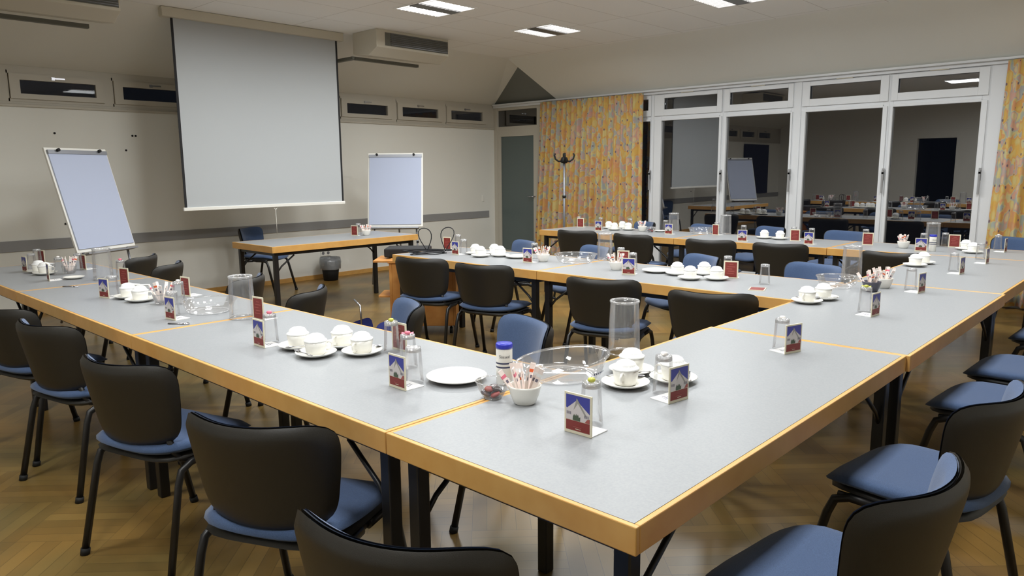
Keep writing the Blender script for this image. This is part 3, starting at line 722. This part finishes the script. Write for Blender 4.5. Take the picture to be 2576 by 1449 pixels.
# ---------------------------------------------------------------- tableware prototypes
TZ = .7402
def card(face, wdt=.09, hgt=.112):
    t = thing('card_holder', '', 'card holder')
    b = MB(); w2 = wdt/2
    b.box((-w2,-.004,0),(w2,0,hgt), M_ivory); b.obj('frame', t, bevel=.001)
    b = MB(); b.box((-w2+.002,0,0),(w2-.002,.072,.0025), M_paper)
    for k in range(3): b.box((-.02+.004*k,.03+k*.01,.0025),(.018-.006*k,.033+k*.01,.0028), M_ink if k<2 else M_win)
    b.obj('base_flap', t)
    def pic(y, s):                       # s = -1 faces -y, +1 faces +y
        p = MB(); m = .006
        def q(pts, mt, lay): p.face([(s*-u*1.0, y+s*lay*.00025, v) for u, v in pts], mt)
        a, c_ = w2-m, hgt-m; z1 = .038
        q([(-a,z1),(a,z1),(a,c_),(-a,c_)], M_sky, 1)
        q([(-a,z1),(a,z1),(a,.062),(.2*a,.085),(-.05*a,.095),(-.9*a,.068),(-a,.07)], M_house, 2)
        q([(-.35*a,.066),(-.08*a,.1),(.72*a,.058),(.72*a,.05),(0,.086)], M_shade, 3)
        q([(-.42*a,z1),(.2*a,z1),(.22*a,.05),(.1*a,.047),(.03*a,.056),(-.06*a,.05),(-.12*a,.057),(-.2*a,.05),(-.3*a,.055),(-.4*a,.048)], M_green, 4)
        for k in range(4): q([(-.93*a+.004*k,.052),(-.93*a+.004*k+.002,.052),(-.93*a+.004*k+.002,.06),(-.93*a+.004*k,.06)], M_win, 4)
        for k in range(4): q([(.55*a+.004*k,.05),(.55*a+.004*k+.002,.05),(.55*a+.004*k+.002,.058),(.55*a+.004*k,.058)], M_win, 4)
        q([(.6*a,z1),(a,z1),(a,.05),(.8*a,.048)], M_red2, 5)
        q([(-a,m+.003),(a,m+.003),(a,z1-.0015),(-a,z1-.0015)], M_red, 1)
        q([(-.4*a,.019),(.3*a,.019),(.3*a,.021),(-.4*a,.021)], M_red2, 3); q([(-.2*a,.014),(.25*a,.014),(.25*a,.0155),(-.2*a,.0155)], M_ivory, 3); q([(-.85*a,.0105),(.85*a,.0105),(.85*a,.0115),(-.85*a,.0115)], M_red2, 3)
        p.obj('picture_card', t)
    def red(y, s):
        p = MB(); m = .008
        def q(pts, mt, lay): p.face([(s*-u, y+s*lay*.00025, v) for u, v in pts], mt)
        a, c_ = w2-m, hgt-m
        q([(-a,m),(a,m),(a,c_),(-a,c_)], M_red, 1)
        for k, (x0, x1) in enumerate(((-.7,.5),(-.5,.6),(-.75,.2),(-.6,.7),(-.3,.4))): q([(x0*a,.03+k*.014),(x1*a,.03+k*.014),(x1*a,.034+k*.014),(x0*a,.034+k*.014)], M_red2, 2)
        p.obj('red_card', t)
    if face == 'pic': pic(-.004,-1); red(0,1)
    else: red(-.004,-1); pic(0,1)
    return t
CP = {'pic': card('pic'), 'red': card('red')}
def tumbler():
    t = thing('drinking_glass', '', 'drinking glass')
    b = MB(); b.lathe([(.031,0),(.0325,.002),(.031,.02),(.0285,.07),(.0265,.108),(.0265,.112)], G_cup, 30)
    b.obj('glass_body', t)
    b = MB(); b.lathe([(.0255,.104),(.0262,.112),(.0255,.119),(.021,.120),(.019,.116),(0,.116)], G_rim, 30, cap0=True); b.obj('thick_base', t)
    return t
GP = tumbler()
def sweet(c, m):
    b = MB(); b.lathe([(0,0),(.008,.001),(.0115,.006),(.009,.012),(0,.014)], m, 12)
    for s in (-1,1): b.face([(s*.009,-.003,.006),(s*.021,-.008,.004),(s*.021,.008,.009),(s*.009,.003,.007)], m)
    return b.obj('wrapped_sweet')
SW = [sweet(0,m) for m in M_sweet]
def cup():
    t = thing('coffee_cup', '', 'cup')
    b = MB(); b.lathe([(0,.004),(.031,.004),(.0355,.008),(.0385,.018),(.0405,.038),(.0425,.054),(.040,.054),(.0385,.038),(.036,.018),(.028,.011),(0,.010)], M_china, 32); b.obj('cup_body', t, weld=True)
    b = MB(); b.tube([(.040,0,.046),(.052,0,.048),(.062,0,.04),(.060,0,.026),(.050,0,.018),(.038,0,.018)], .0042, M_china, 8); b.obj('handle', t)
    return t
CU = cup()
def saucer():
    b = MB(); b.lathe([(0,.006),(.028,.006),(.034,.007),(.060,.013),(.077,.0195),(.0785,.018),(.06,.008),(.04,.001),(.03,0),(0,.001)], M_china, 36)
    o = b.obj('saucer', weld=True); tag(o,'','saucer'); return o
SA = saucer()
def cover():
    b = MB(); b.lathe([(.0425,-.001),(.0445,.002),(.0425,.005),(.036,.0075),(.0335,.015),(.028,.0225),(.018,.0275),(.008,.0295),(0,.030)], M_paper, 26, jit=.018)
    o = b.obj('paper_cup_cover', weld=True); tag(o,'','cup cover'); return o
CO = cover()
def spoon():
    b = MB(); b.tube([(-.06,0,.004),(-.02,0,.0035),(.02,0,.003),(.035,0,.003)], .0016, M_steel, 8, rx=.003)
    b.shell(lambda r,th:(.05+.017*r*math.cos(th), .0105*r*math.sin(th), .003+.003*r*r), lambda r,th:(.05+.017*r*math.cos(th), .0105*r*math.sin(th), .002+.003*r*r), M_steel, 3, 14)
    o = b.obj('teaspoon'); tag(o,'','spoon'); return o
SP = spoon()
def plate():
    b = MB(); b.lathe([(0,.007),(.052,.007),(.064,.009),(.085,.014),(.1,.019),(.1015,.0175),(.085,.010),(.06,.0015),(.052,0),(0,.001)], M_china, 44)
    o = b.obj('plate', weld=True); tag(o,'','plate'); return o
PL = plate()
def jar():
    t = thing('glass_cylinder', '', 'glass cylinder')
    b = MB(); b.lathe([(.0585,.0),(.0605,.004),(.0595,.03),(.0575,.12),(.0545,.185),(.054,.2)], G_jar, 40); b.obj('glass_wall', t)
    b = MB(); b.lathe([(.0525,.196),(.0555,.199),(.0565,.203),(.0545,.207),(.050,.206),(.0485,.201)], G_rim, 40); b.obj('rim', t)
    b = MB(); b.lathe([(.058,.0),(.062,.003),(.060,.008),(.056,.005)], G_rim, 40); b.obj('foot_ring', t)
    b = MB(); b.lathe([(0,.19),(.02,.19),(.052,.196)], G_cup, 30); b.obj('glass_end', t)
    return t
JA = jar()
def bowl(d):
    t = thing('clear_bowl', '', 'bowl'); R = d/2; n0 = len(bpy.data.objects)
    b = MB(); b.lathe([(0,.003),(R*.66,.003),(R*.76,.007),(R*.82,.015),(R*.92,.05),(R*.94,.059)], G_bowl, 48); b.obj('bowl_wall', t)
    b = MB(); b.lathe([(R*.935,.059),(R*.985,.060),(R,.0625),(R*.985,.066),(R*.93,.0635)], G_jar, 48); b.obj('rim', t)
    b = MB(); b.lathe([(R*.60,.001),(R*.67,.002),(R*.67,.008),(R*.63,.006)], G_rim, 48); b.obj('foot_ring', t)
    return t
def sachets(mt, seed):
    t = thing('sachet_bowl', '', 'bowl'); r = random.Random(seed)
    b = MB(); b.lathe([(0,.002),(.026,.002),(.030,.0),(.034,.004),(.044,.03),(.0495,.052),(.0505,.058),(.048,.058),(.046,.05),(.040,.03),(.03,.009),(0,.007)], mt, 32); b.obj('bowl', t, weld=True)
    return t
def sachet(mt2):
    b = MB(); b.box((-.008,-.002,0),(.008,.002,.105), M_pinkp); b.box((-.0081,-.0022,.078),(.0081,.0022,.088), mt2); b.box((-.005,-.0022,.06),(.003,.0022,.07), M_win)
    o = b.obj('sugar_sachet'); tag(o,'','sachet'); return o
SB = {'white': sachets(M_china,1), 'glass': sachets(G_jar,2), 'dark': sachets(M_bowld,3)}
SC = [sachet(M_orange), sachet(M_sweet[2]), sachet(M_paper)]
def bottle():
    t = thing('sweetener_bottle', '', 'bottle')
    b = MB(); b.lathe([(0,0),(.024,0),(.027,.003),(.027,.118),(.0265,.121),(0,.121)], M_china, 30); b.obj('body', t, weld=True)
    b = MB(); b.lathe([(0,.121),(.0275,.121),(.028,.124),(.028,.134),(.026,.1375),(0,.138)], M_cap, 30); b.obj('cap', t, weld=True)
    b = MB()
    for z0, z1 in ((.071,.076),(.058,.063)): b.lathe([(.0273,z0),(.0273,z1)], M_ink, 30)
    l = b.obj('label_stripes', t)
    cu = bpy.data.curves.new('lettering','FONT'); cu.body = 'Süssed'; cu.size = .0135; cu.extrude = .0002; cu.align_x = 'CENTER'
    to = bpy.data.objects.new('lettering_tmp', cu); C.objects.link(to); dg = bpy.context.evaluated_depsgraph_get(); me = bpy.data.meshes.new_from_object(to.evaluated_get(dg)); bpy.data.objects.remove(to)
    for v in me.vertices:
        a = v.co.x/.0274; h = v.co.y; v.co = Vector((.02745*math.sin(a), -.02745*math.cos(a), .092+h))
    me.materials.clear(); me.materials.append(M_ink); o = bpy.data.objects.new('lettering', me); C.objects.link(o); o.parent = t
    return t
BO = bottle()
def opener():
    t = thing('bottle_opener', '', 'bottle opener')
    b = MB(); b.tube([(-.05,0,.004),(0,0,.004),(.03,0,.004)], .003, M_steel, 8, rx=.006); b.obj('handle', t)
    b = MB(); b.tube([(.035+.013*math.cos(a*PI/6), .013*math.sin(a*PI/6), .004) for a in range(12)], .003, M_steel, 6, closed=True); b.obj('ring', t)
    return t
OP = opener()
b = MB(); b.tube([(-.07,0,.005),(.07,0,.005)], .0045, M_china, 8); PEN = b.obj('pen'); tag(PEN,'','pen')
LAYED = {}
ry = random.Random(11)
bowls = {}
for kind, x, y, ang, loc, k in ITEMS:
    a = D(ang) if ang is not None else 0
    if kind == 'card':
        place(CP[k['face']], (x,y,TZ), a, ('picture card holder ' if k['face']=='pic' else 'red card holder ')+loc, 'small card holders on the tables')
    elif kind == 'flatcard':
        b = MB(); b.box((-.045,-.056,0),(.045,.056,.004), M_ivory); b.box((-.039,-.05,.004),(.039,.05,.0044), M_red); o = b.obj('table_card'); o.location = (x,y,TZ); o.rotation_euler = (0,0,a); tag(o, 'red card '+loc, 'card')
    elif kind == 'glass':
        place(GP, (x,y,TZ+.0028), 0, 'upturned glass '+loc, 'upturned drinking glasses')
        if k.get('sweet'):
            m = SW[k['sweet']-1]; o = m if m.name not in first_used else m.copy()
            if m.name not in first_used: first_used.add(m.name)
            else: C.objects.link(o)
            o.location = (x,y,TZ+.1205); o.rotation_euler = (0,0,ry.uniform(0,6)); tag(o, ['yellow-green','white','pink'][k['sweet']-1]+' sweet on upturned glass '+loc, 'sweet')
    elif kind == 'cup':
        def cp(s, nm, lab, cat, z, rz):
            if s.name in first_used: o = s.copy(); C.objects.link(o)
            else: o = s; first_used.add(s.name)
            o.location = (x,y,z) if nm != 'sp' else (x+.05*math.cos(rz+PI/2), y+.05*math.sin(rz+PI/2), z); o.rotation_euler = (0,0,rz); o['label'] = lab; o['category'] = cat; o['group'] = {'sa':'saucers under the cups','co':'paper covers on the cups','sp':'teaspoons on the saucers'}[nm]; return o
        cp(SA,'sa','white saucer, '+loc,'saucer',TZ,0)
        place(CU, (x,y,TZ+.0028), a, 'white coffee cup, '+loc, 'covered coffee cups')
        cp(CO,'co','white paper cover on cup, '+loc,'cup cover',TZ+.0028+.0555,ry.uniform(0,6))
        if len(LAYED) < 9: LAYED[(x,y)] = 1; cp(SP,'sp','steel teaspoon on saucer, '+loc,'spoon',TZ+.0165,a+PI/2+.3)
    elif kind == 'plate':
        o = PL if PL.name not in first_used else PL.copy()
        if PL.name in first_used: C.objects.link(o)
        first_used.add(PL.name); o.location = (x,y,TZ); s = k['d']/.203; o.scale = (s,s,s**.5); o['label'] = 'empty white plate, '+loc
    elif kind == 'sachets':
        place(SB[k['m']], (x,y,TZ), 0, {'white':'white','glass':'glass','dark':'grey'}[k['m']]+' bowl of sugar sachets, '+loc, 'bowls of sugar sachets')
        for q in range(12 if (x,y)[0] < 1 and y < 1.2 else 8):
            s = SC[[0,1,2,2][q%4]]
            if s.name in first_used: o = s.copy(); C.objects.link(o)
            else: o = s; first_used.add(s.name)
            th = q*2.4+ry.uniform(-.3,.3); rr = ry.uniform(.010,.024); ti = ry.uniform(.35,.62)*rr/.024
            o.location = (x+rr*.8*math.cos(th), y+rr*.8*math.sin(th), TZ+.012+ry.uniform(0,.008))
            o.rotation_euler = (Matrix.Rotation(th,4,'Z') @ Matrix.Rotation(ti,4,'Y') @ Matrix.Rotation(ry.uniform(0,3),4,'Z')).to_euler()
            o['label'] = 'paper sugar sachet in bowl, '+loc; o['category'] = 'sachet'; o['group'] = 'sachets in bowl, '+loc
    elif kind == 'sweets':
        t = thing('sweets_bowl', 'clear glass bowl of dark sweets, '+loc, 'bowl', (x,y,TZ))
        b = MB(); b.lathe([(0,.004),(.026,.004),(.032,.008),(.044,.028),(.052,.052),(.0535,.055)], G_jar, 34); b.obj('bowl', t)
        b = MB(); b.lathe([(0,.0),(.028,.0),(.028,.004),(0,.004)], G_rim, 30); b.obj('thick_base', t)
        b = MB(); b.lathe([(.0525,.053),(.0545,.055),(.053,.0575),(.0515,.055)], G_rim, 34); b.obj('rim', t)
        for q in range(9):
            c_ = MB(); m = [M_choc,M_choc,M_red,M_choc,M_bowld][q%5]; c_.lathe([(0,0),(.013,.001),(.0165,.006),(.013,.011),(0,.012)], m, 14)
            if q%3==0: c_.lathe([(0,.0121),(.007,.0121)], M_paper, 10)
            o = c_.obj('chocolate_sweet'); th = q*2.2; rr = .022 if q<5 else .012
            o.location = (x+rr*math.cos(th), y+rr*math.sin(th), TZ+.012+(.013 if q>4 else 0)); o.rotation_euler = (ry.uniform(-.5,.5),ry.uniform(-.5,.5),0); tag(o, 'dark wrapped sweet in glass bowl, '+loc, 'sweet', 'sweets in glass bowl, '+loc)
    elif kind == 'jar': place(JA, (x,y,TZ), ry.uniform(0,3), 'tall clear glass cylinder, '+loc, 'tall clear glass cylinders')
    elif kind == 'bowl':
        t = bowl(k['d']); t.location = (x,y,TZ); t['label'] = 'wide clear plastic bowl, '+loc; t['group'] = 'wide clear bowls'
        if k['d'] == .33 and x < 2:
            for ch in t.children:          # this bowl has a slanted rim, higher towards the cups
                for vv in ch.data.vertices: vv.co.z *= (1+.33*math.cos(math.atan2(vv.co.y, vv.co.x)+D(50))*min(1, vv.co.z/.05))
            b = MB()
            for q in range(6):
                aa = D(-95+q*4.5); R0 = .165*.87+.002
                b.face([(R0*math.cos(aa), R0*math.sin(aa), .030),(R0*math.cos(aa+.045), R0*math.sin(aa+.045), .030),((R0+.002)*math.cos(aa+.045), (R0+.002)*math.sin(aa+.045), .037),((R0+.002)*math.cos(aa), (R0+.002)*math.sin(aa), .037)], M_ink)
            b.obj('printed_mark', t)
    elif kind == 'bottle': place(BO, (x,y,TZ), D(-45), 'white bottle with blue cap, '+loc, None)
    elif kind == 'opener': place(OP, (x,y,TZ), D(-50), 'steel bottle opener, '+loc+' end' if 'far' in loc else 'steel bottle opener near the '+loc, None)
    elif kind == 'pen': PEN.location = (x,y,TZ); PEN.rotation_euler = (0,0,D(-45)); PEN['label'] = 'white pen lying '+loc+' of the left row'
for nm in list(SB.values())+list(CP.values())+SC+SW:
    if nm.name not in first_used: print('UNUSED', nm.name)
# ---------------------------------------------------------------- camera, world, view
cd = bpy.data.cameras.new('camera'); cam = bpy.data.objects.new('camera', cd); C.objects.link(cam)
cd.sensor_width = 36; cd.lens = 1847.86/2576*36; cd.clip_end = 100
cam.matrix_world = CAMM
bpy.context.scene.camera = cam
w = bpy.data.worlds.new('night'); bpy.context.scene.world = w; w.use_nodes = True
w.node_tree.nodes['Background'].inputs[0].default_value = (.004,.005,.008,1); w.node_tree.nodes['Background'].inputs[1].default_value = 1
v = bpy.context.scene.view_settings; v.view_transform = 'Standard'; v.look = 'None'; v.gamma = 1; v.exposure = EXPO; v.use_curve_mapping = False
